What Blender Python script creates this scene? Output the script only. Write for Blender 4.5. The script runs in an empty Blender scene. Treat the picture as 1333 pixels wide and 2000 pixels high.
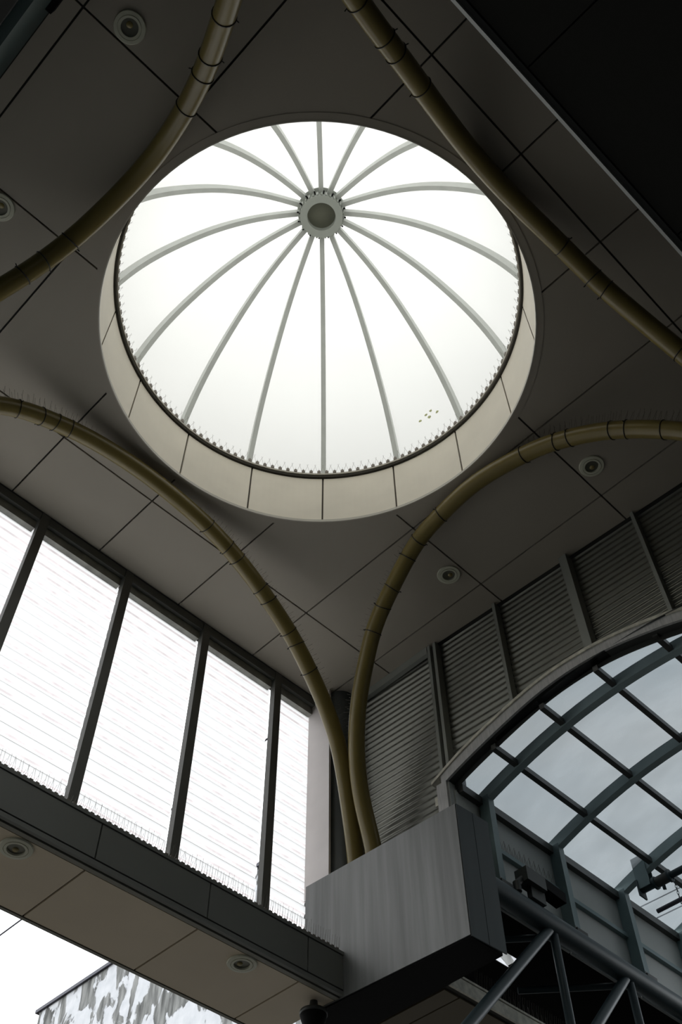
import bpy, bmesh, math, random
from mathutils import Vector, Matrix
random.seed(7)
S = bpy.context.scene
COL = S.collection
ZO = 1.6            # heights below are measured from the eye, which is 1.6 m above the ground

# ------------------------------------------------------------------ camera, sky, exposure
R0 = (0.7132621995631292, -0.7008659133570151, -0.006633714540428935)
R1 = (0.5679675978266562, 0.5835073525100734, -0.5804584200317046)
R2 = (0.4106943419300837, 0.41025131451455715, 0.8142628669205624)
cam = bpy.data.cameras.new('camera')
co = bpy.data.objects.new('camera', cam)
COL.objects.link(co)
co.matrix_world = Matrix(((R0[0], -R1[0], -R2[0], 0), (R0[1], -R1[1], -R2[1], 0), (R0[2], -R1[2], -R2[2], ZO), (0, 0, 0, 1)))
cam.sensor_fit = 'VERTICAL'
cam.sensor_height = 36
cam.lens = 36 * 2007.1376 / 2000
cam.clip_start = 0.05
cam.clip_end = 400
S.camera = co

S.view_settings.view_transform = 'Standard'
S.view_settings.look = 'None'
S.view_settings.gamma = 1
S.view_settings.exposure = 0
S.view_settings.use_curve_mapping = False
S.cycles.max_bounces = 10
S.cycles.diffuse_bounces = 6
S.cycles.transmission_bounces = 6
S.cycles.transparent_max_bounces = 12

W = bpy.data.worlds.new('overcast_sky')
S.world = W
W.use_nodes = True
nt = W.node_tree
nt.nodes.clear()
wo = nt.nodes.new('ShaderNodeOutputWorld')
wb = nt.nodes.new('ShaderNodeBackground')
tc = nt.nodes.new('ShaderNodeTexCoord')
mp = nt.nodes.new('ShaderNodeMapping')
mp.inputs['Scale'].default_value = (1, 1, 2.2)
nz = nt.nodes.new('ShaderNodeTexNoise')
nz.inputs['Scale'].default_value = 2.6
nz.inputs['Detail'].default_value = 5
nz.inputs['Roughness'].default_value = 0.55
cr = nt.nodes.new('ShaderNodeValToRGB')
cr.color_ramp.elements[0].position = 0.3
cr.color_ramp.elements[0].color = (0.70, 0.78, 0.84, 1)
cr.color_ramp.elements[1].position = 0.7
cr.color_ramp.elements[1].color = (1.0, 1.0, 1.0, 1)
L = nt.links.new
L(tc.outputs['Generated'], mp.inputs['Vector'])
L(mp.outputs['Vector'], nz.inputs['Vector'])
L(nz.outputs['Fac'], cr.inputs['Fac'])
L(cr.outputs['Color'], wb.inputs['Color'])
wb.inputs['Strength'].default_value = 4.0
L(wb.outputs[0], wo.inputs['Surface'])

# ------------------------------------------------------------------ materials
def mat(name, col, rough=0.6, metal=0.0, spec=0.5, var=0.0, vscale=3.0, stretch=None, bump=0.0, bscale=60.0, col2=None):
    m = bpy.data.materials.new(name)
    m.use_nodes = True
    n = m.node_tree
    b = n.nodes['Principled BSDF']
    b.inputs['Roughness'].default_value = rough
    b.inputs['Metallic'].default_value = metal
    b.inputs['Specular IOR Level'].default_value = spec
    b.inputs['Base Color'].default_value = (*col, 1)
    t = n.nodes.new('ShaderNodeTexCoord')
    if var > 0:
        mp = n.nodes.new('ShaderNodeMapping')
        if stretch: mp.inputs['Scale'].default_value = stretch
        z = n.nodes.new('ShaderNodeTexNoise')
        z.inputs['Scale'].default_value = vscale
        z.inputs['Detail'].default_value = 6
        r = n.nodes.new('ShaderNodeValToRGB')
        r.color_ramp.elements[0].position = 0.3
        r.color_ramp.elements[1].position = 0.7
        lo = col2 or tuple(c * (1 - var) for c in col)
        r.color_ramp.elements[0].color = (*lo, 1)
        r.color_ramp.elements[1].color = (*[min(1, c * (1 + (0 if col2 else var))) for c in col], 1)
        n.links.new(t.outputs['Object'], mp.inputs['Vector'])
        n.links.new(mp.outputs['Vector'], z.inputs['Vector'])
        n.links.new(z.outputs['Fac'], r.inputs['Fac'])
        n.links.new(r.outputs['Color'], b.inputs['Base Color'])
    if bump > 0:
        z2 = n.nodes.new('ShaderNodeTexNoise')
        z2.inputs['Scale'].default_value = bscale
        bp = n.nodes.new('ShaderNodeBump')
        bp.inputs['Strength'].default_value = bump
        bp.inputs['Distance'].default_value = 0.01
        n.links.new(t.outputs['Object'], z2.inputs['Vector'])
        n.links.new(z2.outputs['Fac'], bp.inputs['Height'])
        n.links.new(bp.outputs['Normal'], b.inputs['Normal'])
    return m

def translucent(name, col, vscale=1.2, var=0.04, transp=0.0, tint=(1, 1, 1), gloss=0.06, vstretch=None):
    """a sheet that scatters daylight through (opal) and, with transp, lets some pass straight"""
    m = bpy.data.materials.new(name)
    m.use_nodes = True
    n = m.node_tree
    n.nodes.clear()
    o = n.nodes.new('ShaderNodeOutputMaterial')
    tr = n.nodes.new('ShaderNodeBsdfTranslucent')
    t = n.nodes.new('ShaderNodeTexCoord')
    mp = n.nodes.new('ShaderNodeMapping')
    if vstretch: mp.inputs['Scale'].default_value = vstretch
    z = n.nodes.new('ShaderNodeTexNoise')
    z.inputs['Scale'].default_value = vscale
    z.inputs['Detail'].default_value = 6
    r = n.nodes.new('ShaderNodeValToRGB')
    r.color_ramp.elements[0].position = 0.35
    r.color_ramp.elements[1].position = 0.65
    r.color_ramp.elements[0].color = (*[c * (1 - var) for c in col], 1)
    r.color_ramp.elements[1].color = (*col, 1)
    n.links.new(t.outputs['Object'], mp.inputs['Vector'])
    n.links.new(mp.outputs['Vector'], z.inputs['Vector'])
    n.links.new(z.outputs['Fac'], r.inputs['Fac'])
    n.links.new(r.outputs['Color'], tr.inputs['Color'])
    cur = tr.outputs[0]
    if transp > 0:
        tp = n.nodes.new('ShaderNodeBsdfTransparent')
        tp.inputs['Color'].default_value = (*tint, 1)
        mx = n.nodes.new('ShaderNodeMixShader')
        mx.inputs[0].default_value = transp
        n.links.new(cur, mx.inputs[1]); n.links.new(tp.outputs[0], mx.inputs[2])
        cur = mx.outputs[0]
    gl = n.nodes.new('ShaderNodeBsdfGlossy')
    gl.inputs['Roughness'].default_value = 0.25
    mx = n.nodes.new('ShaderNodeMixShader')
    mx.inputs[0].default_value = gloss
    n.links.new(cur, mx.inputs[1]); n.links.new(gl.outputs[0], mx.inputs[2])
    n.links.new(mx.outputs[0], o.inputs['Surface'])
    return m

M = {}
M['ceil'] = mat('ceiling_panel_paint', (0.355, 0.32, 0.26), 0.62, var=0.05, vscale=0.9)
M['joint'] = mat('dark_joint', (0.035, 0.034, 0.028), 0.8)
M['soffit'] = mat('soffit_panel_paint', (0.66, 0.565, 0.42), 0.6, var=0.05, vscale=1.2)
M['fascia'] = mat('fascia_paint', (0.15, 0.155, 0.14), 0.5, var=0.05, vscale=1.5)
M['trim'] = mat('beam_trim_paint', (0.21, 0.205, 0.165), 0.5)
M['drum'] = mat('drum_cream_paint', (0.82, 0.76, 0.64), 0.5, var=0.06, vscale=2.0)
M['drumjoint'] = mat('drum_joint', (0.13, 0.11, 0.085), 0.8)
M['drumrim'] = mat('drum_rim_paint', (0.50, 0.47, 0.40), 0.45)
M['ledgedark'] = mat('ledge_groove_shade', (0.045, 0.04, 0.03), 0.7)  # dark colour stands for shade in the groove under the ledge
M['rib'] = mat('dome_rib_grey', (0.56, 0.58, 0.55), 0.4, var=0.05, vscale=6)
M['hub'] = mat('hub_grey', (0.36, 0.38, 0.345), 0.45, var=0.04)
M['hubdisc'] = mat('hub_disc_olive', (0.16, 0.165, 0.125), 0.4, var=0.15, vscale=4)
M['black'] = mat('black_rubber', (0.006, 0.006, 0.006), 0.8, spec=0.1)
M['pipe'] = mat('olive_gold_pipe_paint', (0.185, 0.142, 0.042), 0.30, var=0.05, vscale=3)
M['tie'] = mat('black_cable_tie', (0.01, 0.009, 0.008), 0.5)
M['spike'] = mat('spike_wire', (0.16, 0.15, 0.13), 0.4, metal=0.6)
M['spikebase'] = mat('spike_clip_plastic', (0.20, 0.17, 0.14), 0.5)
M['mull'] = mat('dark_grey_mullion', (0.11, 0.112, 0.10), 0.5, var=0.06, vscale=5)
M['head'] = mat('weathered_head_flashing', (0.30, 0.30, 0.265), 0.55, var=0.3, vscale=7)
M['corr'] = mat('corrugated_grey_metal', (0.20, 0.20, 0.172), 0.34, metal=0.7, var=0.08, vscale=1.5, bump=0.05, bscale=25)
M['wmull'] = mat('grey_wall_mullion', (0.26, 0.27, 0.24), 0.5, var=0.06)
M['column'] = mat('dark_grey_column', (0.09, 0.10, 0.10), 0.45)
M['return'] = mat('pale_return_panel', (0.76, 0.71, 0.69), 0.35, var=0.05)
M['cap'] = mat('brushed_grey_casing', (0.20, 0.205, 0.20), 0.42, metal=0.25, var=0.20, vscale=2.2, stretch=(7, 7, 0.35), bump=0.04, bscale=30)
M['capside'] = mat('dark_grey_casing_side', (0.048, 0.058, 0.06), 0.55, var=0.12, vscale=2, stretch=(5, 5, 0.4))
M['arch'] = mat('weathered_grey_arch', (0.42, 0.415, 0.40), 0.5, var=0.16, vscale=7, stretch=(3, 9, 1))
M['flash'] = mat('stained_beige_flashing', (0.54, 0.52, 0.43), 0.5, var=0.25, vscale=18)
M['dark'] = mat('dark_frame', (0.035, 0.037, 0.033), 0.5)
M['teal'] = mat('teal_grey_steel', (0.16, 0.225, 0.23), 0.38, var=0.10, vscale=5)
M['tealdark'] = mat('dark_brown_steel', (0.05, 0.05, 0.046), 0.4, var=0.1)
M['ribteal'] = mat('skylit_teal_rib_steel', (0.30, 0.385, 0.39), 0.4, var=0.10, vscale=5)  # teal steel lightened for the sky light falling on the ribs
M['side'] = mat('grey_side_panel', (0.36, 0.375, 0.36), 0.55, var=0.08, vscale=2)
M['tube'] = mat('teal_truss_tube', (0.022, 0.04, 0.046), 0.5, var=0.08)
M['bar'] = mat('dark_violet_bar', (0.09, 0.085, 0.11), 0.4)
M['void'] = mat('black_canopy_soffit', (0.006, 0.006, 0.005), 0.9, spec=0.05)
M['leftwall'] = mat('dark_teal_panel', (0.03, 0.06, 0.06), 0.5)
M['lamp'] = mat('pale_downlight_ring', (0.56, 0.56, 0.44), 0.45)
M['lampin'] = mat('downlight_reflector', (0.14, 0.14, 0.11), 0.3, metal=0.4)
M['bulb'] = mat('yellow_lamp_face', (0.26, 0.21, 0.08), 0.4)
M['moss'] = mat('moss_spot', (0.62, 0.64, 0.36), 0.9)
M['ground'] = mat('paving', (0.040, 0.035, 0.028), 0.8, var=0.15, vscale=0.6)
M['hallfloor'] = mat('dark_hall_paving', (0.007, 0.007, 0.007), 0.8, var=0.2, vscale=0.8)
M['dimsoffit'] = mat('brown_shaded_soffit', (0.10, 0.08, 0.045), 0.7)  # soffit paint darkened in place of dim light
M['lipgrey'] = mat('grey_lip_paint', (0.16, 0.165, 0.15), 0.5)
M['slate'] = mat('dark_roof_edge', (0.02, 0.018, 0.03), 0.6)
M['skinblock'] = mat('dark_skin_and_blocker', (0.03, 0.03, 0.028), 0.8)
M['dome'] = translucent('opal_dome_sheet', (0.40, 0.385, 0.355), 0.9, 0.03)
M['window'] = translucent('opal_corrugated_sheet', (0.70, 0.685, 0.675), 2.0, 0.03, gloss=0.04)
M['foldshade'] = translucent('opal_sheet_fold_shade', (0.57, 0.51, 0.50), 9.0, 0.25, gloss=0.04)  # fold shading put into a darker, browner sheet colour
M['vault'] = translucent('weathered_clear_sheet', (0.085, 0.092, 0.097), 1.9, 0.55, transp=0.42, tint=(0.205, 0.222, 0.228), gloss=0.05, vstretch=(1.6, 0.7, 1))

def peeling():
    m = bpy.data.materials.new('peeling_white_render')
    m.use_nodes = True
    n = m.node_tree
    b = n.nodes['Principled BSDF']
    b.inputs['Roughness'].default_value = 0.85
    t = n.nodes.new('ShaderNodeTexCoord')
    def noise(scale, st, det=8, dist=0.0):
        mp = n.nodes.new('ShaderNodeMapping'); mp.inputs['Scale'].default_value = st
        z = n.nodes.new('ShaderNodeTexNoise'); z.inputs['Scale'].default_value = scale
        z.inputs['Detail'].default_value = det; z.inputs['Distortion'].default_value = dist
        n.links.new(t.outputs['Object'], mp.inputs['Vector']); n.links.new(mp.outputs['Vector'], z.inputs['Vector'])
        return z
    def ramp(z, a, b_, c0, c1):
        r = n.nodes.new('ShaderNodeValToRGB')
        r.color_ramp.elements[0].position = a; r.color_ramp.elements[1].position = b_
        r.color_ramp.elements[0].color = (*c0, 1); r.color_ramp.elements[1].color = (*c1, 1)
        n.links.new(z.outputs['Fac'], r.inputs['Fac'])
        return r
    a = noise(1.5, (1, 1.5, 0.75), 14, 0.35)
    ar = ramp(a, 0.50, 0.53, (0, 0, 0), (1, 1, 1))
    s = noise(2.4, (1, 2.4, 0.45), 10)
    sr = ramp(s, 0.35, 0.65, (0.04, 0.04, 0.037), (0.20, 0.20, 0.19))
    w = noise(3, (1, 1, 1), 6)
    wr = ramp(w, 0.3, 0.7, (0.36, 0.365, 0.38), (0.46, 0.46, 0.47))
    mx = n.nodes.new('ShaderNodeMix'); mx.data_type = 'RGBA'
    n.links.new(ar.outputs['Color'], mx.inputs[0])
    n.links.new(wr.outputs['Color'], mx.inputs[6]); n.links.new(sr.outputs['Color'], mx.inputs[7])
    n.links.new(mx.outputs[2], b.inputs['Base Color'])
    bp = n.nodes.new('ShaderNodeBump'); bp.inputs['Strength'].default_value = 0.6; bp.inputs['Distance'].default_value = 0.05
    n.links.new(ar.outputs['Color'], bp.inputs['Height']); n.links.new(bp.outputs['Normal'], b.inputs['Normal'])
    return m
M['peel'] = peeling()

# ------------------------------------------------------------------ helpers
def tag(o, label=None, cat=None, group=None, kind=None):
    if label: o['label'] = label
    if cat: o['category'] = cat
    if group: o['group'] = group
    if kind: o['kind'] = kind
    return o

def empty(name, loc=(0, 0, 0), rz=0, **k):
    o = bpy.data.objects.new(name, None)
    o.empty_display_size = 0.2
    COL.objects.link(o)
    o.location = (loc[0], loc[1], loc[2] + ZO)
    o.rotation_euler = (0, 0, rz)
    return tag(o, **k)

class MB:
    """gathers shapes in world coordinates (heights from the eye) and links them as one mesh"""
    def __init__(s): s.v = []; s.f = []; s.sm = []
    def add(s, vs, fs, smooth=False):
        k = len(s.v); s.v += [tuple(v) for v in vs]
        s.f += [tuple(i + k for i in f) for f in fs]; s.sm += [smooth] * len(fs); return s
    def box(s, x0, x1, y0, y1, z0, z1):
        vs = [(x, y, z) for z in (z0, z1) for y in (y0, y1) for x in (x0, x1)]
        return s.add(vs, [(0, 2, 3, 1), (4, 5, 7, 6), (0, 1, 5, 4), (2, 6, 7, 3), (0, 4, 6, 2), (1, 3, 7, 5)])
    def prism(s, poly, z0, z1):
        n = len(poly)
        vs = [(p[0], p[1], z0) for p in poly] + [(p[0], p[1], z1) for p in poly]
        fs = [tuple(range(n))[::-1], tuple(range(n, 2 * n))] + [(i, (i + 1) % n, n + (i + 1) % n, n + i) for i in range(n)]
        return s.add(vs, fs)
    def hexa(s, a, b):           # two quads of 4 points joined
        return s.add(list(a) + list(b), [(3, 2, 1, 0), (4, 5, 6, 7)] + [(i, (i + 1) % 4, 4 + (i + 1) % 4, 4 + i) for i in range(4)])
    def sweep(s, pts, r, n=12, caps=True, smooth=True, ups=None):
        pts = [Vector(p) for p in pts]
        rs = r if isinstance(r, (list, tuple)) else [r] * len(pts)
        vs = []; fs = []
        ref = None
        for i, p in enumerate(pts):
            t = (pts[min(i + 1, len(pts) - 1)] - pts[max(i - 1, 0)]).normalized()
            if ref is None:
                ref = t.orthogonal().normalized()
            a = (ref - t * ref.dot(t)).normalized(); ref = a
            b = t.cross(a)
            for k in range(n):
                th = 2 * math.pi * k / n
                vs.append(p + a * math.cos(th) * rs[i] + b * math.sin(th) * rs[i])
        for i in range(len(pts) - 1):
            for k in range(n):
                k2 = (k + 1) % n
                fs.append((i * n + k, i * n + k2, (i + 1) * n + k2, (i + 1) * n + k))
        s.add(vs, fs, smooth)
        if caps:
            m = len(pts)
            s.add(vs[:n], [tuple(range(n))[::-1]]); s.add(vs[(m - 1) * n:], [tuple(range(n))])
        return s
    def beam(s, pts, ups, w, d):  # rectangular section swept, up vectors given, d measured along up from the point
        pts = [Vector(p) for p in pts]; vs = []; fs = []
        for i, p in enumerate(pts):
            t = (pts[min(i + 1, len(pts) - 1)] - pts[max(i - 1, 0)]).normalized()
            u = Vector(ups[i]).normalized(); u = (u - t * u.dot(t)).normalized()
            c = t.cross(u).normalized() * (w / 2)
            vs += [p - c, p + c, p + c + u * d, p - c + u * d]
        for i in range(len(pts) - 1):
            for k in range(4):
                k2 = (k + 1) % 4
                fs.append((i * 4 + k, i * 4 + k2, (i + 1) * 4 + k2, (i + 1) * 4 + k))
        m = len(pts) - 1
        fs += [(3, 2, 1, 0), (m * 4, m * 4 + 1, m * 4 + 2, m * 4 + 3)]
        return s.add(vs, fs)
    def lathe(s, prof, c=(0, 0, 0), n=32, a0=0, a1=2 * math.pi, smooth=True):
        full = abs(a1 - a0 - 2 * math.pi) < 1e-6
        m = n if full else n + 1
        vs = []; fs = []
        for (r, z) in prof:
            for k in range(m):
                a = a0 + (a1 - a0) * k / n
                vs.append((c[0] + r * math.cos(a), c[1] + r * math.sin(a), c[2] + z))
        for i in range(len(prof) - 1):
            for k in range(n):
                k2 = (k + 1) % m
                fs.append((i * m + k, i * m + k2, (i + 1) * m + k2, (i + 1) * m + k))
        return s.add(vs, fs, smooth)
    def build(s, name, m, parent=None, world=True, fix=False, **k):
        me = bpy.data.meshes.new(name)
        inv = Matrix.Identity(4)
        if parent is not None and world:
            lo = parent
            mw = Matrix.Identity(4); ch = []
            while lo is not None:
                ch.append(lo); lo = lo.parent
            for q in reversed(ch):
                mw = mw @ (Matrix.Translation(q.location) @ q.rotation_euler.to_matrix().to_4x4())
            inv = mw.inverted()
        off = ZO if world else 0
        me.from_pydata([inv @ Vector((v[0], v[1], v[2] + off)) for v in s.v], [], s.f)
        me.polygons.foreach_set('use_smooth', s.sm)
        me.materials.append(M[m] if isinstance(m, str) else m)
        if fix:
            b = bmesh.new(); b.from_mesh(me)
            bmesh.ops.remove_doubles(b, verts=b.verts, dist=1e-5)
            bmesh.ops.recalc_face_normals(b, faces=b.faces); b.to_mesh(me); b.free()
        me.update()
        o = bpy.data.objects.new(name, me)
        COL.objects.link(o)
        if parent is not None: o.parent = parent
        return tag(o, **k)

def copy_tree(o, parent=None):
    c = o.copy(); COL.objects.link(c); c.parent = parent
    for ch in list(o.children): copy_tree(ch, c)
    return c

def interp(pts, x):
    pts = sorted(pts)
    if x <= pts[0][0]: i = 0
    elif x >= pts[-1][0]: i = len(pts) - 2
    else: i = max(j for j in range(len(pts) - 1) if pts[j][0] <= x)
    (a, b), (c, d) = pts[i], pts[i + 1]
    return b + (d - b) * (x - a) / (c - a)

def spline(P, n=90, smooth=4):
    P = [Vector(p) for p in P]
    out = []
    Q = [P[0] * 2 - P[1]] + P + [P[-1] * 2 - P[-2]]
    for i in range(1, len(Q) - 2):
        for k in range(12):
            t = k / 12
            a, b, c, d = Q[i - 1], Q[i], Q[i + 1], Q[i + 2]
            out.append(0.5 * ((2 * b) + (c - a) * t + (2 * a - 5 * b + 4 * c - d) * t * t + (3 * b - a - 3 * c + d) * t ** 3))
    out.append(P[-1])
    def resample(pts, n):
        L_ = [0]
        for i in range(1, len(pts)): L_.append(L_[-1] + (pts[i] - pts[i - 1]).length)
        res = []; j = 0
        for k in range(n):
            s = L_[-1] * k / (n - 1)
            while j < len(L_) - 2 and L_[j + 1] < s: j += 1
            u = (s - L_[j]) / max(1e-9, L_[j + 1] - L_[j])
            res.append(pts[j].lerp(pts[j + 1], min(1, u)))
        return res
    out = resample(out, n)
    for _ in range(smooth * 4):
        out = [out[0]] + [(out[i - 1] + out[i] * 2 + out[i + 1]) / 4 for i in range(1, len(out) - 1)] + [out[-1]]
    return resample(out, n)

# ------------------------------------------------------------------ ground and building shell
CX, CY, CR = 2.668, 2.920, 1.867
H = 8.0
MB().box(-900, 900, 6.2, 900, -1.7, -1.6).build('ground', 'ground', kind='structure')
MB().box(-900, 900, -900, 6.2, -1.7, -1.6).build('floor', 'hallfloor', kind='structure')

def wx(y): return 5.934 + (4.533 - y) * 0.0456

ceil = empty('ceiling', (CX, CY, H), kind='structure')
cut = MB()
ring = [(CX + 1.925 * math.cos(2 * math.pi * k / 128), CY + 1.925 * math.sin(2 * math.pi * k / 128)) for k in range(128)]
cut.prism(ring, H - 0.5, H + 0.5)
cutter = cut.build('ceiling_cutter', 'ceil', fix=True)
def bool_cut(o):
    md = o.modifiers.new('b', 'BOOLEAN'); md.object = cutter; md.operation = 'DIFFERENCE'; md.solver = 'EXACT'
    dg = bpy.context.evaluated_depsgraph_get(); dg.update()
    me = bpy.data.meshes.new_from_object(o.evaluated_get(dg))
    o.modifiers.clear(); o.data = me
xs = [-0.50, -0.345, 0.648, 1.650, 2.663, 3.660, 4.672, 5.670, 6.00]
ys = [0.13, 0.663, 2.175, 3.682, 5.190, 6.02]
g = 0.008
for i in range(len(xs) - 1):
    for j in range(len(ys) - 1):
        x0, x1, y0, y1 = xs[i] + g, xs[i + 1] - g, ys[j] + g, ys[j + 1] - g
        if all(math.hypot(x - CX, y - CY) < 1.92 for x in (x0, x1) for y in (y0, y1)): continue
        if i == len(xs) - 2: poly = [(x0, y0), (wx(y0) + .02, y0), (wx(y1) + .02, y1), (x0, y1)]
        else: poly = [(x0, y0), (x1, y0), (x1, y1), (x0, y1)]
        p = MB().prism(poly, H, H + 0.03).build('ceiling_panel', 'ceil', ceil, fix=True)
        dx = max(x0 - CX, 0, CX - x1); dy = max(y0 - CY, 0, CY - y1)
        if math.hypot(dx, dy) < 1.93: bool_cut(p)
bk = MB().box(-0.7, 6.3, -0.2, 6.3, H + 0.035, H + 0.15).build('backing', 'joint', ceil, fix=True)
bool_cut(bk)
bpy.data.objects.remove(cutter)

# ------------------------------------------------------------------ skylight dome
dome = empty('skylight_dome', (CX, CY, H), label='round opal skylight dome with radiating grey ribs in the panelled ceiling', cat='skylight')
C3 = (CX, CY, 0)
MB().lathe([(1.865, H - 0.004), (1.926, H - 0.004), (1.926, H + 0.03), (1.90, H + 0.03)], C3, 128, smooth=False).build('opening_trim', 'ceil', dome, label='flat ring round the opening')
MB().lathe([(1.858, H + 0.028), (1.858, H - 0.006), (1.868, H - 0.006), (1.868, H + 0.028), (1.858, H + 0.028)], C3, 128, smooth=False).build('rim', 'drumrim', dome, label='pale lower rim of the drum')
MB().lathe([(1.885, H), (1.885, H + 0.78)], C3, 128).build('drum_backing', 'drumjoint', dome)
MB().lathe([(2.15, H + 0.03), (2.15, H + 0.85)], C3, 96).build('outer_upstand', 'mull', dome)
for k in range(16):
    a = math.radians(45 + 22.5 * k)
    e = 0.0045
    mb = MB()
    z0, z1 = H + 0.036, H + 0.745
    a0, a1 = a + e, a + math.radians(22.5) - e
    mb.lathe([(1.867, z0), (1.867, z1), (1.882, z1), (1.882, z0), (1.867, z0)], C3, 12, a0, a1, smooth=False)
    mb.build('drum_panel', 'drum', dome)
MB().lathe([(1.883, H + 0.745), (1.883, H + 0.752), (1.845, H + 0.752), (1.845, H + 0.775), (1.90, H + 0.775)], C3, 128, smooth=False).build('shadow_ring', 'ledgedark', dome, label='dark ring painted as shade in the groove under the ledge')
MB().lathe([(1.845, H + 0.776), (1.832, H + 0.776), (1.832, H + 0.80), (2.15, H + 0.80)], C3, 128, smooth=False).build('ledge', 'drumrim', dome, label='pale ledge carrying the dome')
prof = [(0.22, 11.29), (0.33, 11.265), (0.6, 11.19), (0.82, 11.06), (1.05, 10.89), (1.3, 10.61), (1.55, 10.26), (1.72, 9.97), (1.85, 9.67), (1.945, 9.38), (2.02, 9.08), (2.055, 8.82)]
PR = spline([(r, 0, z) for r, z in prof], 26, 1)
PN = []
for i in range(len(PR)):
    t = (PR[min(i + 1, 25)] - PR[max(i - 1, 0)]).normalized()
    PN.append(Vector((-t.z, 0, t.x)) * (1 if t.x * 1 >= -1 and (-t.z) >= 0 else -1))
for k in range(16):
    a = math.radians(45 + 22.5 * k); ca, sa = math.cos(a), math.sin(a)
    pts = [(CX + p.x * ca, CY + p.x * sa, p.z) for p in PR]
    ups = [(n.x * ca, n.x * sa, n.z) for n in PN]
    MB().beam(pts, ups, 0.052, 0.085).build('rib', 'rib', dome, fix=True)
    # narrow cover strip above each rib, slightly wider
    a2 = a + math.radians(22.5)
    vs = []; nn = 6
    for i, p in enumerate(PR):
        q = p + PN[i] * 0.088
        for j in range(nn + 1):
            b = a + (a2 - a) * j / nn
            vs.append((CX + q.x * math.cos(b), CY + q.x * math.sin(b), q.z))
    fs = [(i * (nn + 1) + j, i * (nn + 1) + j + 1, (i + 1) * (nn + 1) + j + 1, (i + 1) * (nn + 1) + j) for i in range(len(PR) - 1) for j in range(nn)]
    MB().add(vs, fs, True).build('dome_pane', 'dome', dome)
hb = MB().lathe([(0.158, 11.30), (0.158, 11.185), (0.238, 11.185), (0.238, 11.30)], C3, 48, smooth=False).build('hub', 'hub', dome, label='grey hub ring where the ribs meet')
MB().lathe([(0.0, 11.275), (0.16, 11.275)], C3, 48).build('hub_disc', 'hubdisc', hb, label='olive disc inside the hub')
MB().lathe([(0.0, 11.36), (0.27, 11.36), (0.27, 11.38), (0, 11.38)], C3, 48).build('hub_cap', 'hub', hb)
for k in range(16):
    a = math.radians(45 + 22.5 * k + 7); ca, sa = math.cos(a), math.sin(a)
    mb = MB().beam([(CX + .236 * ca, CY + .236 * sa, 11.24), (CX + .275 * ca, CY + .275 * sa, 11.24)], [(0, 0, 1)] * 2, 0.013, 0.02)
    mb.build('hub_bolt', 'black', hb, fix=True, label='small black bolt')
for k in range(32):
    a = math.radians(45 + 11.25 * k + 2)
    MB().beam([(CX + .241 * math.cos(a), CY + .241 * math.sin(a), 11.195), (CX + .241 * math.cos(a), CY + .241 * math.sin(a), 11.28)], [(math.cos(a), math.sin(a), 0)] * 2, 0.02, 0.012).build('hub_clip', 'hub', hb, fix=True)

# moss spots on the lower right panes
for i, (x, y, z, sz) in enumerate(((4.586, 3.358, 9.539, .020), (4.591, 3.277, 9.575, .019), (4.597, 3.213, 9.591, .018), (4.626, 3.151, 9.527, .019), (4.613, 3.250, 9.525, .022))):
    n = Vector((x - CX, y - CY, (z - 8.6) * 0.55)).normalized(); t = Vector((-n.y, n.x, 0)).normalized(); b = n.cross(t)
    c = Vector((x, y, z)) - n * 0.006
    rim_ = [c + t * math.cos(q) * sz * random.uniform(.8, 1.2) + b * math.sin(q) * sz * random.uniform(.7, 1.1) for q in [2 * math.pi * k / 14 for k in range(14)]]
    mb = MB().add(rim_ + [c - n * 0.004], [(k, (k + 1) % 14, 14) for k in range(14)])
    mb.build('moss_spot', 'moss', dome, label='faint yellow green spot on a lower pane')

# spike strips on the ledge, one per sixteenth of the circle
sp = MB(); cl = MB()
for j in range(9):
    a = math.radians(22.5 * (j + 0.5) / 9)
    u = Vector((math.cos(a), math.sin(a), 0)); t = Vector((-u.y, u.x, 0))
    c = u * 1.848
    cl.beam([c, c + Vector((0, 0, 0.035))], [tuple(-u)] * 2, 0.034, 0.02)
    cl.beam([c + Vector((0, 0, 0.035)), c + Vector((0, 0, 0.055))], [tuple(-u)] * 2, 0.018, 0.016)
    for q in (-1, 0, 1):
        b = c + t * 0.012 * q + Vector((0, 0, 0.03))
        sp.sweep([b, b + Vector((0, 0, 0.10)) - u * 0.035 * (1 if q else -0.3) + t * 0.035 * q], 0.0011, 3, caps=False)
ring_strip = empty('bird_spike_strip', (CX, CY, H + 0.80))
cl2 = cl.build('clip_row', 'spikebase', ring_strip, world=False, fix=True)
sp2 = sp.build('wire_row', 'spike', ring_strip, world=False)
sp2['kind'] = 'stuff'; cl2['kind'] = 'stuff'
order = ['nearest', 'second', 'third', 'fourth', 'fifth', 'sixth']
for k in range(12):
    o = ring_strip if k == 0 else copy_tree(ring_strip)
    idx = k if k < 6 else 15 - (k - 6)      # six strips leftward of the lowest point, six rightward
    o.rotation_euler = (0, 0, math.radians(45 + 22.5 * idx))
    tag(o, label='curved bird spike strip on the dome ledge, %s to the %s of its lowest point' % (order[k % 6], 'left' if k < 6 else 'right'),
        cat='bird spikes', group='bird spike strips round the dome ledge')

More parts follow.
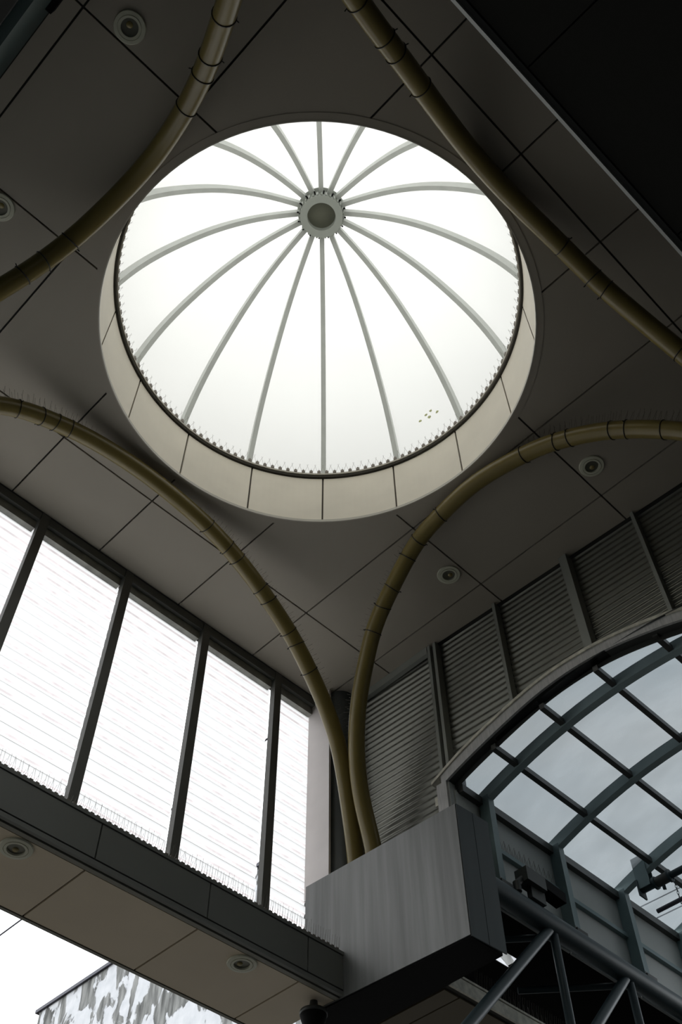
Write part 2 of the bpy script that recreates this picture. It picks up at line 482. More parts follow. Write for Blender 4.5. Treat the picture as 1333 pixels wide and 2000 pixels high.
# ------------------------------------------------------------------ arched pipes
PL = [(5.24 - x, y, z) for x, y, z in [(5.76, 5.60, 5.56), (5.706, 5.563, 5.811), (5.489, 5.435, 6.237), (5.247, 5.308, 6.66), (4.994, 5.227, 6.93), (4.755, 5.165, 7.13)]] + \
     [(1.023, 5.018, 7.600), (1.534, 4.966, 7.801), (1.976, 4.940, 7.885), (2.516, 4.933, 7.910), (3.161, 4.950, 7.852), (3.616, 4.986, 7.732), (4.005, 5.033, 7.578), (4.422, 5.096, 7.367),
      (4.755, 5.165, 7.125), (4.994, 5.227, 6.931), (5.247, 5.308, 6.660), (5.489, 5.435, 6.237), (5.706, 5.563, 5.811), (5.77, 5.61, 5.56)]
PRr = [(5.72, 5.33, 5.56), (5.676, 5.310, 5.759), (5.555, 5.287, 6.016), (5.407, 5.219, 6.331), (5.267, 5.092, 6.628), (5.139, 4.926, 6.900), (5.036, 4.734, 7.119), (4.931, 4.525, 7.343),
       (4.858, 4.308, 7.500), (4.715, 3.72, 7.81), (4.679, 3.391, 7.879), (4.650, 2.881, 7.915), (4.695, 2.340, 7.846), (4.739, 2.020, 7.752), (4.842, 1.581, 7.532), (4.972, 1.217, 7.256),
       (5.07, 1.0, 7.05), (5.2, 0.8, 6.75), (5.35, 0.65, 6.4), (5.55, 0.52, 5.9), (5.7, 0.45, 5.45)]
PTL = [(-.35, .45, 5.2), (-.15, .55, 5.8), (.05, .72, 6.35), (.2, .97, 6.85), (.359, 1.362, 7.259), (.472, 1.673, 7.499), (.529, 1.853, 7.621), (.588, 2.102, 7.745), (.655, 2.576, 7.895), (.646, 3.04, 7.880),
       (.591, 3.488, 7.751), (.519, 3.735, 7.598), (.474, 3.869, 7.502), (.395, 4.021, 7.335), (.2, 4.45, 6.9), (.05, 4.8, 6.4), (-.15, 5.05, 5.9), (-.35, 5.2, 5.4)]
PTR = [(-.4, .2, 5.4), (-.2, .36, 5.9), (.05, .5, 6.4), (.3, .58, 6.8), (.65, .66, 7.1), (.914, .719, 7.282), (1.234, .767, 7.445), (1.38, .784, 7.499), (1.706, .833, 7.663), (2.262, .905, 7.880), (2.768, .921, 7.915),
       (3.417, .883, 7.830), (3.719, .866, 7.772), (3.874, .847, 7.70), (4.482, .70, 7.219), (4.75, .62, 7.0), (4.99, .54, 6.75), (5.25, .45, 6.45), (5.49, .33, 6.0), (5.7, .22, 5.5)]
pipes = {}
def make_pipe(P, label, ties, spikes, key):
    pts = spline(P, 121, 2)
    mid = len(pts) // 2
    root = empty('arched_pipe', tuple(pts[0]), label=label, cat='pipe', group='arched pipes round the dome')
    MB().sweep(pts, 0.079, 20).build('pipe_tube', 'pipe', root)
    for i in ties:          # steps along the pipe
        p = pts[i]; t = (pts[i + 1] - pts[i - 1]).normalized()
        a = t.orthogonal().normalized(); b = t.cross(a)
        tilt = 0.12
        loop = [p + (a * math.cos(q) + b * math.sin(q)) * 0.082 + t * 0.01 * math.sin(q + i) for q in [2 * math.pi * k / 20 for k in range(21)]]
        mb = MB().sweep(loop, 0.0045, 5, caps=False)
        # the tie's tail
        out = Vector((0, 0, 1)); out = (out - t * out.dot(t)).normalized()
        side = t.cross(out) * (1 if i % 2 else -1)
        q0 = p + side * 0.083
        mb.sweep([q0, q0 + side * 0.02 - out * 0.008], 0.005, 4)
        mb.build('cable_tie', 'tie', root)
    for (ia, ib, nm, lab) in spikes:
        ra = empty('bird_spike_strip', tuple(pts[(ia + ib) // 2]), label=lab, cat='bird spikes')
        w = MB(); c = MB(); step = 0.025
        d = 0.0; cnt = 0
        base = []
        for i in range(ia, ib):
            seg = (pts[i + 1] - pts[i]).length
            t = (pts[i + 1] - pts[i]).normalized()
            # outward normal of the arch: away from its chord's middle
            ctr = Vector((pts[mid].x, pts[mid].y, 5.4))
            out = (pts[i] - ctr); out = (out - t * out.dot(t)).normalized()
            side = t.cross(out)
            b0 = pts[i] + out * 0.079
            base.append((b0, out))
            while d < seg:
                q = pts[i] + t * d + out * 0.08
                for sgn in ((-1, 1) if cnt % 2 == 0 else (0.25,)):
                    dr = (out + side * 0.55 * sgn + t * random.uniform(-.12, .12)).normalized()
                    w.sweep([q, q + dr * random.uniform(0.10, 0.125)], 0.0013, 3, caps=False)
                if cnt % 4 == 0: c.beam([q - t * 0.012, q + t * 0.012], [tuple(out)] * 2, 0.03, 0.012)
                d += step; cnt += 1
            d -= seg
        c.beam([tuple(b[0]) for b in base], [tuple(b[1]) for b in base], 0.022, 0.005)
        c.build('base_strip', 'spikebase', ra, fix=True)
        o = w.build('wire_row', 'spike', ra); o['kind'] = 'stuff'
    pipes[key] = pts
    return root
make_pipe(PL, 'olive gold arched pipe running beside the bright window wall, below the dome', [39, 42, 44, 46, 68, 72, 74, 79, 81, 86, 88, 92],
          [(18, 50, '', 'bird spike strip on the far left end of the window side pipe'), (66, 105, '', 'bird spike strip on the window side pipe near the corner column')], 'L')
make_pipe(PRr, 'olive gold arched pipe in front of the corrugated wall, right of the dome', [33, 37, 40, 45, 48, 53, 68, 73, 75, 81, 83, 88],
          [(14, 46, '', 'bird spike strip on the corrugated wall side pipe near the column'), (66, 104, '', 'bird spike strip above the right end of the corrugated wall side pipe')], 'R')
make_pipe(PTL, 'olive gold arched pipe crossing the dark upper left of the ceiling', [37, 43, 46, 51, 73, 77, 80],
          [(14, 42, '', 'bird spike strip on the upper left pipe near the picture top'), (76, 92, '', 'bird spike strip on the upper left pipe near the left edge')], 'TL')
make_pipe(PTR, 'olive gold arched pipe crossing the dark upper right of the ceiling', [34, 39, 41, 46, 71, 76, 78, 89], [], 'TR')

# ------------------------------------------------------------------ downlights
dl = empty('downlight', (0, 0, 0))
MB().lathe([(0.062, -0.002), (0.064, -0.016), (0.082, -0.016), (0.0825, -0.010), (0.087, -0.010), (0.0875, -0.014), (0.112, -0.012), (0.117, -0.004), (0.117, 0.0)], (0, 0, 0), 40, smooth=False).build('trim_ring', 'lamp', dl, world=False)
MB().lathe([(0.064, -0.0015), (0.0, -0.0012)], (0, 0, 0), 32).build('reflector', 'lampin', dl, world=False)
MB().lathe([(0.0, -0.010), (0.020, -0.009), (0.024, -0.001)], (-0.012, -0.012, 0), 20).build('lamp_face', 'bulb', dl, world=False)
spots = [(-0.028, 2.049, H, 'round ceiling downlight at the top left, beyond the upper left pipe'),
         (0.042, 3.80, H, 'round ceiling downlight cut by the left edge of the photo'),
         (5.345, 3.826, H, 'round ceiling downlight nearest the corrugated wall corner'),
         (5.334, 2.033, H, 'round ceiling downlight between the right pipe and the corrugated wall'),
         (2.577, 5.716, 4.355, 'round downlight in the left end of the soffit under the window'),
         (4.597, 5.706, 4.355, 'round downlight in the soffit below the window, nearer the column casing')]
for i, (x, y, z, lab) in enumerate(spots):
    o = dl if i == 0 else copy_tree(dl)
    o.location = (x, y, z + ZO - 0.001)
    o.rotation_euler = (0, 0, 0.9 * i)
    tag(o, label=lab, cat='light', group='recessed downlights')

# ------------------------------------------------------------------ window wall (left)
win = empty('window_1', (2.5, 6.1, 4.4), kind='structure')
mx_ = [0.05, 1.05, 2.05, 3.05, 4.055, 5.055]
for x in mx_:
    MB().box(x - 0.045, x + 0.045, 6.02, 6.09, 4.70, H).build('mullion', 'mull', win, fix=True)
edges = [-0.5] + mx_ + [5.66]
PITCH = 0.122
for i in range(len(edges) - 1):
    x0 = edges[i] + (0.02 if i else 0); x1 = edges[i + 1] - 0.02
    if i == len(edges) - 2: x1 = 5.63
    MB().box(x0 + 0.03, x1 - 0.03, 6.03, 6.075, 7.90, H).build('head_rail', 'mull', win, fix=True)
    MB().box(x0 + 0.03, x1 - 0.03, 6.075, 6.15, 7.80, H).build('head_flashing', 'head', win, fix=True)
    # corrugated opal sheet: flat crowns with narrow folds
    shape = [(0.0, 0.0), (0.26, 0.0), (0.30, 0.004), (0.42, 0.018), (0.46, 0.020), (0.58, 0.020), (0.62, 0.018), (0.72, 0.004), (0.76, 0.0), (1.0, 0.0)]
    z = 4.62; prof = []
    while z < 7.9:
        for (u, d) in shape[:-1]: prof.append((z + u * PITCH, d))
        z += PITCH
    vs = []
    for (zz, d) in prof: vs += [(x0, 6.135 + d, zz), (x1, 6.135 + d, zz)]
    fs = [(2 * k, 2 * k + 1, 2 * k + 3, 2 * k + 2) for k in range(len(prof) - 1)]
    sh = MB().add(vs, fs, False).build('opal_sheet', 'window', win)
    sh.data.materials.append(M['foldshade'])
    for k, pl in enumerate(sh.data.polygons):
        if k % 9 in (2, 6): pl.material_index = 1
MB().box(5.604, 5.63, 5.81, 6.13, 5.545, H).build('return_panel', 'return', win, fix=True, label='pale return panel at the corner end')
MB().box(5.63, 6.2, 6.13, 6.16, 4.6, H).build('corner_infill', 'mull', win, fix=True)

# round column in the corner
tag(MB().lathe([(0.17, 5.546), (0.17, H)], (5.825, 5.865, 0), 64).build('column', 'column'), label='dark grey round column in the corner behind the two pipes', cat='column')

# ------------------------------------------------------------------ corrugated wall (right)
ARO = [(0.4, 5.6), (1.0, 5.95), (1.5, 6.25), (1.98, 6.45), (2.21, 6.52), (2.57, 6.60), (2.96, 6.635), (3.39, 6.615), (3.84, 6.51), (4.31, 6.36), (4.667, 6.19), (5.2, 5.9)]
ARI = [(0.4, 5.45), (1.0, 5.82), (1.5, 6.13), (2.01, 6.345), (2.24, 6.41), (2.78, 6.515), (3.40, 6.49), (4.08, 6.30), (4.56, 6.12), (5.2, 5.8)]
AO = spline([(y, 0, z) for y, z in ARO], 80, 2); AI = spline([(y, 0, z) for y, z in ARI], 80, 2)
def zo(y): return interp([(p.x, p.z) for p in AO], y)
def zi(y): return interp([(p.x, p.z) for p in AI], y)
wr = empty('wall_right', (6.0, 3.0, 5.5), kind='structure')
bays = [(4.64, 5.90), (3.785, 4.545), (2.935, 3.75), (2.105, 2.85), (1.27, 2.085), (0.30, 1.25)]
P2 = 0.074
for bi, (y0, y1) in enumerate(bays):
    ny = 14; nzr = int((H - 5.2) / (P2 / 6))
    vs = []; fs = []
    rows = nzr + 1
    for j in range(ny + 1):
        y = y0 + (y1 - y0) * j / ny
        zb = 5.2 if y > 4.66 else zo(y) - 0.04
        for r in range(rows):
            z = max(zb, 5.2 + (H - 5.2) * r / nzr)
            d = 0.5 + 0.5 * math.cos(2 * math.pi * (z - 5.2) / P2)
            d = d ** 0.8
            vs.append((wx(y) + 0.085 - 0.022 * d, y, z))
    for j in range(ny):
        for r in range(rows - 1):
            fs.append((j * rows + r, (j + 1) * rows + r, (j + 1) * rows + r + 1, j * rows + r + 1))
    MB().add(vs, fs, True).build('corrugated_panel', 'corr', wr)
def wall_mull(y, w, d=0.0):
    zb = (zo(y) - 0.05) if y < 4.66 else 5.5
    X = wx(y)
    MB().box(X - 0.02 - d, X + 0.07, y - w / 2, y + w / 2, zb, H - 0.002).build('mullion', 'wmull', wr, fix=True)
wall_mull(4.630, 0.035); wall_mull(4.555, 0.035)
MB().box(wx(4.6) + 0.03, wx(4.6) + 0.05, 4.56, 4.63, 6.1, H).build('dark_slot', 'black', wr, fix=True, label='dark slot between paired mullions')
wall_mull(3.767, 0.035); wall_mull(2.89, 0.085, 0.02); wall_mull(2.095, 0.035); wall_mull(1.26, 0.035)
MB().box(wx(5.2) - 0.0, wx(5.2) + 0.05, 4.65, 5.75, 7.90, H - .002).build('head_rail', 'wmull', wr, fix=True)
MB().prism([(wx(-.3) + .10, -.3), (wx(4.66) + .10, 4.66), (wx(4.66) + .13, 4.66), (wx(-.3) + .13, -.3)], zo(3) + .05, H + .02).build('outer_skin', 'skinblock', wr, fix=True)
MB().box(6.25, 6.30, 4.66, 6.2, 5.2, H + 0.02).build('outer_skin', 'skinblock', wr, fix=True)

# ------------------------------------------------------------------ column casing
cap = empty('column_casing', (5.75, 5.1, 4.33), label='large brushed grey box casing at the corner where both pipes land', cat='casing')
FR, FL_ = (5.555, 4.247), (5.455, 5.94)
BR_, BL_ = (5.93, 4.225), (5.93, 5.94)
MB().prism([FR, (FR[0] + .36, 4.247), (5.92, 5.94), FL_], 4.33, 5.53).build('casing_body', 'black', cap, fix=True)
def quadbox(p0, p1, off, z0, z1):
    d = Vector((p1[0] - p0[0], p1[1] - p0[1])); n = Vector((d.y, -d.x)).normalized() * off
    return MB().prism([p0, p1, (p1[0] + n.x, p1[1] + n.y), (p0[0] + n.x, p0[1] + n.y)], z0, z1)
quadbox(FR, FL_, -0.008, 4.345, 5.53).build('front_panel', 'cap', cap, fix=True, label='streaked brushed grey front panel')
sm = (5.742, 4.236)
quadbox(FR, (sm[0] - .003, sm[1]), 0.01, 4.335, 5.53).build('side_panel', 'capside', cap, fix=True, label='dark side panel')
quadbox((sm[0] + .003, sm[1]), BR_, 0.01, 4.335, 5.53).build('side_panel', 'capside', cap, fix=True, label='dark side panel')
MB().prism([(5.47, 5.94), (5.56, 4.25), (5.92, 4.25), (5.92, 5.94)], 5.53, 5.545).build('top_plate', 'cap', cap, fix=True)

# ------------------------------------------------------------------ soffit beam below the window
bm_ = empty('soffit_beam', (2.5, 5.9, 4.355), label='long panelled soffit beam under the bright window wall, with two downlights', cat='beam')
ZT, ZB = 4.72, 4.355
jx = [-4.95, -3.94, -2.93, -1.93, -0.93, 0.06, 1.06, 2.06, 3.06, 4.07, 5.082, 5.47]
MB().box(jx[0], 5.46, 5.52, 6.36, 4.375, 4.69).build('beam_core', 'joint', bm_, fix=True)
for i in range(len(jx) - 1):
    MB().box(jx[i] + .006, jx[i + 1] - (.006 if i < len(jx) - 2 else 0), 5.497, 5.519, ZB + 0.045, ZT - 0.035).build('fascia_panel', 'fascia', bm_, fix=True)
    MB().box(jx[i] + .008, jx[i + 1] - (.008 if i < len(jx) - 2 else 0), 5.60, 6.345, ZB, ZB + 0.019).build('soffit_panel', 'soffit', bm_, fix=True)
MB().box(jx[0], 5.475, 5.49, 5.53, ZT - 0.028, ZT).build('top_trim', 'fascia', bm_, fix=True)
MB().box(jx[0], 5.475, 5.50, 5.53, ZB - 0.0, ZB + 0.035).build('lower_trim', 'fascia', bm_, fix=True)
MB().box(jx[0], 5.475, 5.545, 5.585, ZB - 0.006, ZB + 0.018).build('bead', 'trim', bm_, fix=True, label='paler bead along the soffit')
MB().box(jx[0], 5.475, 6.355, 6.385, ZB - 0.004, ZT).build('outer_trim', 'trim', bm_, fix=True)
MB().box(jx[0], 5.46, 5.50, 6.38, ZT - 0.015, ZT + 0.005).build('top_plate', 'fascia', bm_, fix=True)
# its spikes
st = empty('bird_spike_strip', (3, 5.52, ZT), label='straight bird spike strip along the beam edge below the window', cat='bird spikes')
w = MB(); c = MB(); x = 0.0; k = 0
while x < 5.44:
    q = Vector((x, 5.515, ZT + 0.006))
    for s_ in ((-.35, -.5), (.35, .3)) if k % 2 else ((0, -.15),):
        dr = Vector((s_[0] + random.uniform(-.1, .1), s_[1], 1)).normalized()
        w.sweep([q, q + dr * random.uniform(.10, .125)], 0.0012, 3, caps=False)
    if k % 2 == 0: c.beam([q - Vector((.014, 0, 0)), q + Vector((.014, 0, 0))], [(0, 0, 1)] * 2, .03, .014)
    x += 0.026; k += 1
c.box(0, 5.45, 5.50, 5.53, ZT + .005, ZT + .009)
c.build('base_strip', 'spikebase', st, fix=True)
o = w.build('wire_row', 'spike', st); o['kind'] = 'stuff'

# beam over the viewer's head (upper right of the picture)
nb = empty('soffit_slab', (3, -1.5, 4.355), label='dark lower soffit with a thin bright lip, filling the upper right corner', cat='soffit')
def by(x): return 0.178 - (x - 0.8) * 0.019
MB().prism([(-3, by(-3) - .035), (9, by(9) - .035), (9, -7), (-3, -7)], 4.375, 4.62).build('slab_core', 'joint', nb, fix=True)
MB().hexa([(-3, by(-3), 4.36), (-3, by(-3) - .014, 4.335), (-3, by(-3) - .02, 4.36), (-3, by(-3) - .01, 4.40)], [(9, by(9), 4.36), (9, by(9) - .014, 4.335), (9, by(9) - .02, 4.36), (9, by(9) - .01, 4.40)]).build('lip', 'lipgrey', nb, fix=True, label='thin paler lip')
MB().prism([(-3, by(-3) - .006), (9, by(9) - .006), (9, by(9) - .040), (-3, by(-3) - .040)], 4.36, 4.39).build('edge_trim', 'mull', nb, fix=True)
nj = [-2.8, -1.8, -0.8, 0.205, 1.208, 2.21, 3.21, 4.21, 5.21, 6.21, 7.2, 8.2]
for i in range(len(nj) - 1):
    for (ya, yb) in ((None, -1.4), (-1.408, -2.9), (-2.908, -4.4)):
        y1a = by(nj[i]) - .048 if ya is None else ya; y1b = by(nj[i + 1]) - .048 if ya is None else ya
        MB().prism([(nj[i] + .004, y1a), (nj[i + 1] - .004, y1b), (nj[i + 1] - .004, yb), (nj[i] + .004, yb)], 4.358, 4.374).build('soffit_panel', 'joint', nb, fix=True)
MB().box(-0.7, 6.4, -0.05, 0.11, 4.62, H + .1).build('light_block_front', 'skinblock', kind='structure')  # unseen, added to shut out sky light above the slab
MB().box(-6, 9, -7.0, -6.9, -1.6, 4.6).build('light_block_back', 'skinblock', kind='structure')  # unseen, added to stop light from behind the viewer
MB().box(-5.6, -5.5, -7, 6.0, -1.6, 6.6).build('light_block_far_left', 'skinblock', kind='structure')  # unseen, added to block sky light from the left passage
MB().box(13.2, 13.3, -7, 6.2, -1.6, 5.0).build('light_block_far_right', 'skinblock', kind='structure')  # low unseen panel added against light from the right passage

# beam continuing beyond the casing (bottom right)
fb = empty('soffit_beam', (8, 5.2, 4.36), label='dim beige edged soffit beam low behind the column casing', cat='beam')
MB().box(5.98, 13, 4.85, 5.9, 4.375, 4.49).build('beam_core', 'joint', fb, fix=True)
MB().box(5.98, 13, 4.828, 4.85, 4.37, 4.475).build('fascia_panel', 'flash', fb, fix=True)
MB().box(5.98, 13, 4.822, 4.86, 4.482, 4.50).build('top_trim', 'flash', fb, fix=True)
fx = [5.98, 6.16, 7.16, 8.16, 9.16, 10.2]
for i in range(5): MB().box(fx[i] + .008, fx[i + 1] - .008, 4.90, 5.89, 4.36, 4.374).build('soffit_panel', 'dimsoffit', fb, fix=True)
st = empty('bird_spike_strip', (6.9, 4.84, 4.5), label='bird spike strip on the dim beam behind the casing, bottom right', cat='bird spikes')
w = MB(); c = MB(); x = 6.3; k = 0
while x < 7.6:
    q = Vector((x, 4.84, 4.50))
    for s_ in ((-.4, -.5), (.4, .3)) if k % 2 else ((0, -.2),):
        w.sweep([q, q + Vector((s_[0], s_[1], 1)).normalized() * .12], 0.0014, 3, caps=False)
    x += 0.03; k += 1
c.box(6.3, 7.6, 4.832, 4.848, 4.50, 4.504); c.build('base_strip', 'spikebase', st, fix=True)
o = w.build('wire_row', 'spike', st); o['kind'] = 'stuff'

# ------------------------------------------------------------------ vault canopy
V = empty('vaulted_canopy', (8, 2.7, 5.2), label='barrel vaulted glazed canopy with teal steel ribs, lower right', cat='canopy')
k_ = 1.03
YS, XR = 4.50, [6.29, 7.31, 8.35, 9.39, 10.43, 11.47]
YC = 2.68
def vz(y): return 6.445 - 0.345 * ((y - YC) / 1.82) ** 2
pur = [4.04, 3.48, 2.895, 2.30, 1.70]
def rib_pts(x, off=0.0, n=24):
    pts = []; ups = []
    for i in range(n + 1):
        y = YS - (YS - 0.86) * i / n
        s = -0.345 * 2 * (y - YC) / 1.82 ** 2
        nrm = Vector((0, -s, 1)).normalized()
        pts.append(Vector((x, y, vz(y))) + nrm * off); ups.append(nrm)
    return pts, ups
for x in XR:
    p, u = rib_pts(x, -0.045)
    MB().beam(p, u, 0.075, 0.11).build('rib', 'ribteal', V, fix=True)
allx = [5.93] + XR
for y in pur:
    MB().beam([(wx(y) - .02, y, vz(y) - .03), (11.4, y, vz(y) - .03)], [(0, 0, 1)] * 2, 0.05, 0.06).build('purlin', 'tealdark', V, fix=True)
MB().beam([(5.98, YS, vz(YS) - .06), (11.4, YS, vz(YS) - .06)], [(0, 0, 1)] * 2, 0.07, 0.08).build('eaves_rail', 'tealdark', V, fix=True)
yb = [YS] + pur + [0.86]
for i in range(len(allx) - 1):
    for j in range(len(yb) - 1):
        vs = []
        n = 5
        for q in range(n + 1):
            y = yb[j] + (yb[j + 1] - yb[j]) * q / n
            vs += [(allx[i] + .003, y, vz(y) + 0.062), (allx[i + 1] - .003, y, vz(y) + 0.062)]
        MB().add(vs, [(2 * a, 2 * a + 1, 2 * a + 3, 2 * a + 2) for a in range(n)], True).build('glass_pane', 'vault', V)
# front arch frame and flashing
def arch_strip(f0, f1, xa, xb, ya=4.70, yb_=0.5, n=56):
    """closed ring section between heights f0 (lower) and f1 (upper), from x offset xa to xb of the wall line"""
    mb = MB(); vs = []; fs = []
    for i in range(n + 1):
        y = ya - (ya - yb_) * i / n
        X = wx(y)
        vs += [(X + xa, y, f0(y)), (X + xb, y, f0(y)), (X + xb, y, f1(y)), (X + xa, y, f1(y))]
    for i in range(n):
        for k in range(4):
            k2 = (k + 1) % 4
            fs.append((i * 4 + k, i * 4 + k2, (i + 1) * 4 + k2, (i + 1) * 4 + k))
    fs += [(3, 2, 1, 0), (n * 4, n * 4 + 1, n * 4 + 2, n * 4 + 3)]
    return mb.add(vs, fs)
arch_strip(lambda y: zi(y), lambda y: zo(y) - .012, -0.085, -0.06, 4.60).build('front_arch', 'arch', V, fix=True, label='weathered grey face of the front arch')
arch_strip(lambda y: zi(y) - .0, lambda y: zi(y) + .02, -0.06, 0.03, 4.60).build('arch_soffit', 'dark', V, fix=True, label='dark underside of the front arch')
arch_strip(lambda y: zi(y) - .05, lambda y: zi(y) + .02, 0.02, 0.03, 4.60).build('arch_backplate', 'dark', V, fix=True)
arch_strip(lambda y: zo(y) - .02, lambda y: zo(y) + .012, -0.10, 0.07, 4.70).build('flashing', 'flash', V, fix=True, label='stained beige flashing along the arch top')
Xp = wx(4.6)
MB().box(Xp - .085, Xp - .06, 4.545, 4.66, 5.5, zi(4.6) + .03).build('arch_post', 'arch', V, fix=True, label='grey upright end of the arch')
MB().box(Xp - .06, Xp + .13, 4.53, 4.56, 5.5, zi(4.55)).build('post_return', 'side', V, fix=True)
MB().box(Xp - .05, Xp + .01, 4.67, 4.72, 5.95, 6.05).build('flashing_end', 'flash', V, fix=True)
# side wall under the eaves
SY = YS + 0.02
zt, zb = vz(YS) - .05, 5.18
for i in range(len(XR)):
    x0 = XR[i] + (.0); x1 = XR[i + 1] if i + 1 < len(XR) else x0 + 1
    MB().box(x0 + .01, x1 - .01, SY, SY + .02, 5.65, zt).build('side_panel', 'side', V, fix=True)
    MB().box(x0 + .01, x1 - .01, SY, SY + .02, zb - .12, 5.64).build('side_panel', 'side', V, fix=True)
    MB().box(x0 + .02, x1 - .02, SY - .045, SY + .0, 5.62, 5.665).build('mid_rail', 'teal', V, fix=True)
for x in XR:
    MB().box(x - .04, x + .04, YS - .10, YS + .01, zb + .03, vz(YS) + .02).build('post', 'teal', V, fix=True)
    f = MB().box(x - .075, x + .075, YS - .14, YS - .02, zb - .005, zb + .025).build('post_foot', 'dark', V, fix=True)
    for s_ in (-.06, .06):
        MB().sweep([(x + s_, YS - .12, zb - .05), (x + s_, YS - .12, zb + .05)], .006, 6).build('foot_bolt', 'arch', f)
MB().box(5.93, XR[0], SY, SY + .02, 5.0, zt).build('side_panel', 'side', V, fix=True)
# far side wall
MB().box(6.2, 12, 0.82, 0.86, 4.4, 6.2).build('opposite_panel', 'side', V, fix=True)

# tubular truss
T = empty('tubular_truss', (8, 4.4, 4.0), label='teal tubular steel truss under the canopy side wall', cat='truss')
TY = 4.40
MB().sweep([(5.95, TY, 5.08), (13, TY, 5.08)], 0.092, 24).build('top_chord', 'tube', T)
MB().sweep([(5.95, TY, 3.6), (13, TY, 3.6)], 0.08, 16).build('bottom_chord', 'tube', T)
for x in (6.90, 7.98, 9.06, 10.14):
    MB().sweep([(x, TY, 3.6), (x, TY, 5.05)], 0.038, 12).build('upright', 'tube', T)
    MB().sweep([(x - 1.44, TY, 3.6), (x - .06, TY, 5.02)], 0.045, 12).build('diagonal', 'tube', T)
    MB().sweep([(x, TY, 4.98), (x - .7, TY + .72, 4.95)], 0.03, 10).build('cross_brace', 'tube', T)

# dark lower canopy with a hole to the sky, beyond the truss
dc = empty('lower_canopy', (9, 7, 4.9), label='unlit black canopy soffit behind the truss with one square opening', cat='canopy')
hx0, hx1, hy0, hy1 = 6.85, 7.176, 4.949, 5.097
DZ = 5.10
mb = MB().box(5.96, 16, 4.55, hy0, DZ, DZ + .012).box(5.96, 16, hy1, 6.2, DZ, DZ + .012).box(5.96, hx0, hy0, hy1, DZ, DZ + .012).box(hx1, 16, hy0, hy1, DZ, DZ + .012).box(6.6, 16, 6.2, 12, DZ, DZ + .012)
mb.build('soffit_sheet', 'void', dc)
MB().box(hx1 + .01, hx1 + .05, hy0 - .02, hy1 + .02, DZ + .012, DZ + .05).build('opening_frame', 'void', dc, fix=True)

# ------------------------------------------------------------------ camera housing on the truss
sc = empty('security_camera', (6.55, 4.36, 5.2), label='dark bullet camera housing standing on the truss tube', cat='camera')
MB().sweep([(6.42, 4.36, 5.17), (6.42, 4.36, 5.26)], .035, 12).sweep([(6.42, 4.36, 5.25), (6.50, 4.33, 5.33)], .03, 10).build('bracket', 'dark', sc)
MB().beam([(6.46, 4.33, 5.27), (6.72, 4.33, 5.27)], [(0, 0, 1)] * 2, .13, .13).build('housing', 'dark', sc, fix=True)
MB().beam([(6.66, 4.33, 5.31), (7.00, 4.33, 5.285)], [(0, 0, 1)] * 2, .115, .10).build('hood', 'black', sc, fix=True)
MB().box(6.55, 6.74, 4.31, 4.36, 5.16, 5.28).build('foot', 'dark', sc, fix=True)
st = empty('bird_spike_strip', (6.8, 4.45, 5.67), label='bird spike strip on the mid rail above the camera housing', cat='bird spikes')
w = MB(); c = MB().box(6.45, 7.2, 4.485, 4.505, 5.666, 5.67); x = 6.46; k = 0
while x < 7.2:
    q = Vector((x, 4.495, 5.668))
    for s_ in (-.4, .3): w.sweep([q, q + Vector((s_, -.25 + .2 * (k % 2), 1)).normalized() * .11], 0.0014, 3, caps=False)
    x += 0.035; k += 1
c.build('base_strip', 'spikebase', st, fix=True)
o = w.build('wire_row', 'spike', st); o['kind'] = 'stuff'

# ------------------------------------------------------------------ hung pipe, bracket, chain and bar
hp = empty('support_pipe', (8.35, 4.1, 6.03), label='dark steel pipe bracketed to the third canopy rib', cat='pipe')
bx = 8.35
MB().sweep([(bx, 4.235, 6.03), (bx, 0.9, 6.03)], .034, 16).build('pipe_tube', 'tube', hp)
MB().sweep([(bx, 4.06, 6.03), (bx, 3.90, 6.03)], .052, 16).build('collar', 'tealdark', hp)
for y in (4.065, 3.90): MB().sweep([(bx, y + .012, 6.03), (bx, y - .012, 6.03)], .064, 16).build('flange', 'tube', hp)
br = MB().box(bx - .06, bx + .06, 4.225, 4.24, 5.95, 6.12).build('bracket_plate', 'tube', hp, fix=True)
for s_ in (-.045, .045): MB().box(bx + s_ - .005, bx + s_ + .005, 4.10, 4.24, 6.02, 6.36).build('bracket_cheek', 'teal', hp, fix=True)
MB().sweep([(bx, 3.99, 5.965), (bx, 3.99, 5.93)], .018, 8).sweep([(bx - .03, 3.99, 5.94), (bx + .03, 3.99, 5.94)], .006, 6).build('thumb_screw', 'tube', hp)
hb_ = empty('hanging_bar', (8.35, 4.1, 5.75), label='thin dark bar hung level below the bracketed pipe', cat='bar')
MB().sweep([(bx, 4.13, 5.755), (bx, 0.95, 5.75)], .021, 14).build('bar_tube', 'bar', hb_)
ch = empty('chain', (8.35, 3.86, 5.9), label='short chain between the bracketed pipe and the thin bar', cat='chain')
z = 6.0; k = 0
while z > 5.70:
    a = (math.cos(k * math.pi / 2), math.sin(k * math.pi / 2))
    lp = [(bx + a[0] * .009 * math.cos(q), 3.87 + a[1] * .009 * math.cos(q), z + .021 * math.sin(q)) for q in [2 * math.pi * j / 12 for j in range(13)]]
    MB().sweep(lp, .003, 5, caps=False).build('link', 'tube', ch)
    z -= .034; k += 1

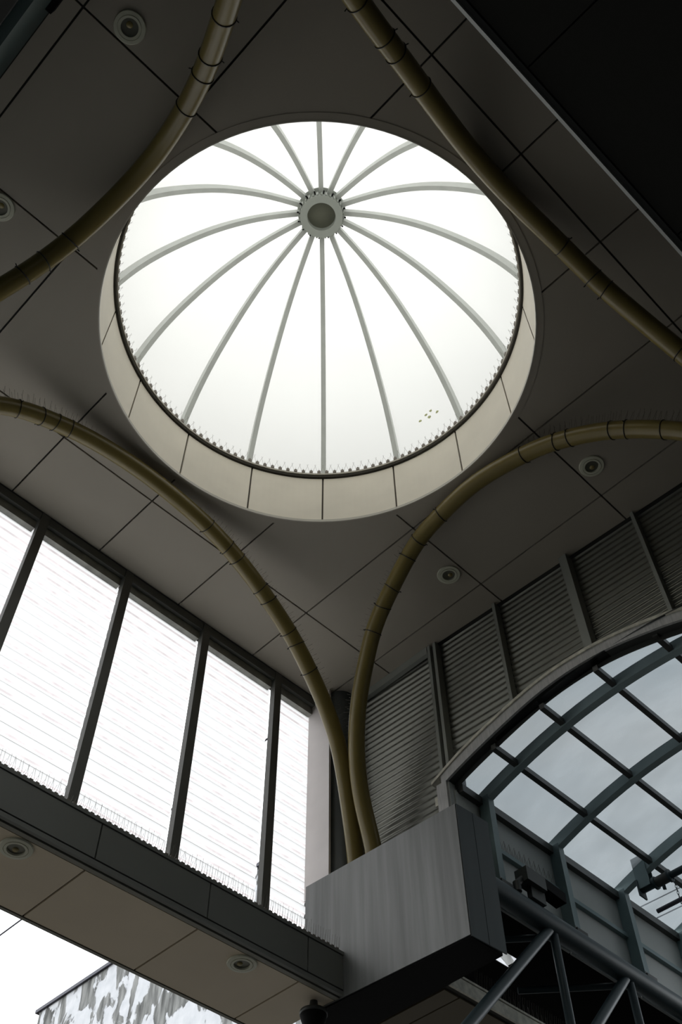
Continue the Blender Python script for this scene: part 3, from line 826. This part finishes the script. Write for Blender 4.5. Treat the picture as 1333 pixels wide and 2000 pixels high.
# ------------------------------------------------------------------ left side wall and the mirrored canopy beyond it
lw = empty('wall_left', (-0.5, 3, 6.4), kind='structure')
MB().box(-0.56, -0.50, 0.2, 6.1, 6.46, H + .02).build('wall_panel', 'leftwall', lw, fix=True)
lv = empty('vaulted_canopy', (-3, 2.7, 5.2), label='second glazed vault just visible at the top left corner', cat='canopy')
MB().box(-0.68, -0.56, 0.2, 6.1, 6.38, 6.50).build('front_beam', 'tealdark', lv, fix=True)
MB().sweep([(-0.82, 0.2, 6.30), (-0.82, 6.1, 6.30)], .05, 14).build('edge_tube', 'tube', lv)
for x in (-1.7, -2.7, -3.7): MB().box(x - .04, x + .04, .9, 5, 6.42, 6.52).build('rib', 'teal', lv, fix=True)
for y in (2.3, 3.0, 3.7, 4.4): MB().box(-5, -.68, y - .03, y + .03, 6.44, 6.5).build('purlin', 'teal', lv, fix=True)
for x0, x1 in ((-1.68, -.6), (-2.68, -1.72), (-3.68, -2.72), (-5, -3.72)):
    MB().box(x0, x1, .9, 5, 6.55, 6.56).build('glass_pane', 'vault', lv)
tag(MB().box(-0.72, -0.455, 1.7, 2.243, 7.55, 7.7).build('cable_box', 'black', fix=True), label='black box on the dark wall at the very top left', cat='box')

# ------------------------------------------------------------------ outside
wbld = empty('weathered_building', (17, 21, -1.6), label='building with peeling stained white wall, bottom left beyond the beam', cat='building')
MB().box(14, 22, 15, 26.36, -1.6, 15.62).build('side_wall', 'peel', wbld, fix=True)
MB().box(13.93, 22, 14.9, 26.5, 15.62, 15.72).build('roof_edge', 'slate', wbld, fix=True, label='thin dark roof edge')
def cable(p, q, sag, label):
    pts = []
    for i in range(25):
        t = i / 24
        v = Vector(p).lerp(Vector(q), t); v.z -= sag * 4 * t * (1 - t); pts.append(v)
    tag(MB().sweep(pts, 0.012, 6).build('power_cable', 'slate'), label=label, cat='cable')
cable((5.65, 6.3, 8.0), (5.65, 26, 8.0), 0.0, 'thin dark power cable in the bright sky at the lower left')
for i, (x, y0, y1, z) in enumerate(((16.5, 10, -4, 11.3), (17.0, 10, -4, 12.0))):
    cable((x, y0, z), (x, y1, z), 0.1, ['lower of two faint cables seen through the canopy glass', 'upper of two faint cables seen through the canopy glass'][i])
# dome camera under the soffit
dcm = empty('dome_camera', (5.1, 6.0, 4.3), label='dark round dome camera under the soffit at the bottom edge', cat='camera')
MB().lathe([(0.0, -0.12), (0.04, -0.115), (0.08, -0.085), (0.10, -0.03), (0.105, 0.0), (0.0, 0.0)], (5.36, 5.72, 4.24), 28).build('dome', 'black', dcm)
MB().lathe([(0.0, 0.0), (0.11, 0.0), (0.11, 0.03), (0.04, 0.045), (0.03, 0.115)], (5.36, 5.72, 4.24), 28).build('mount', 'dark', dcm)
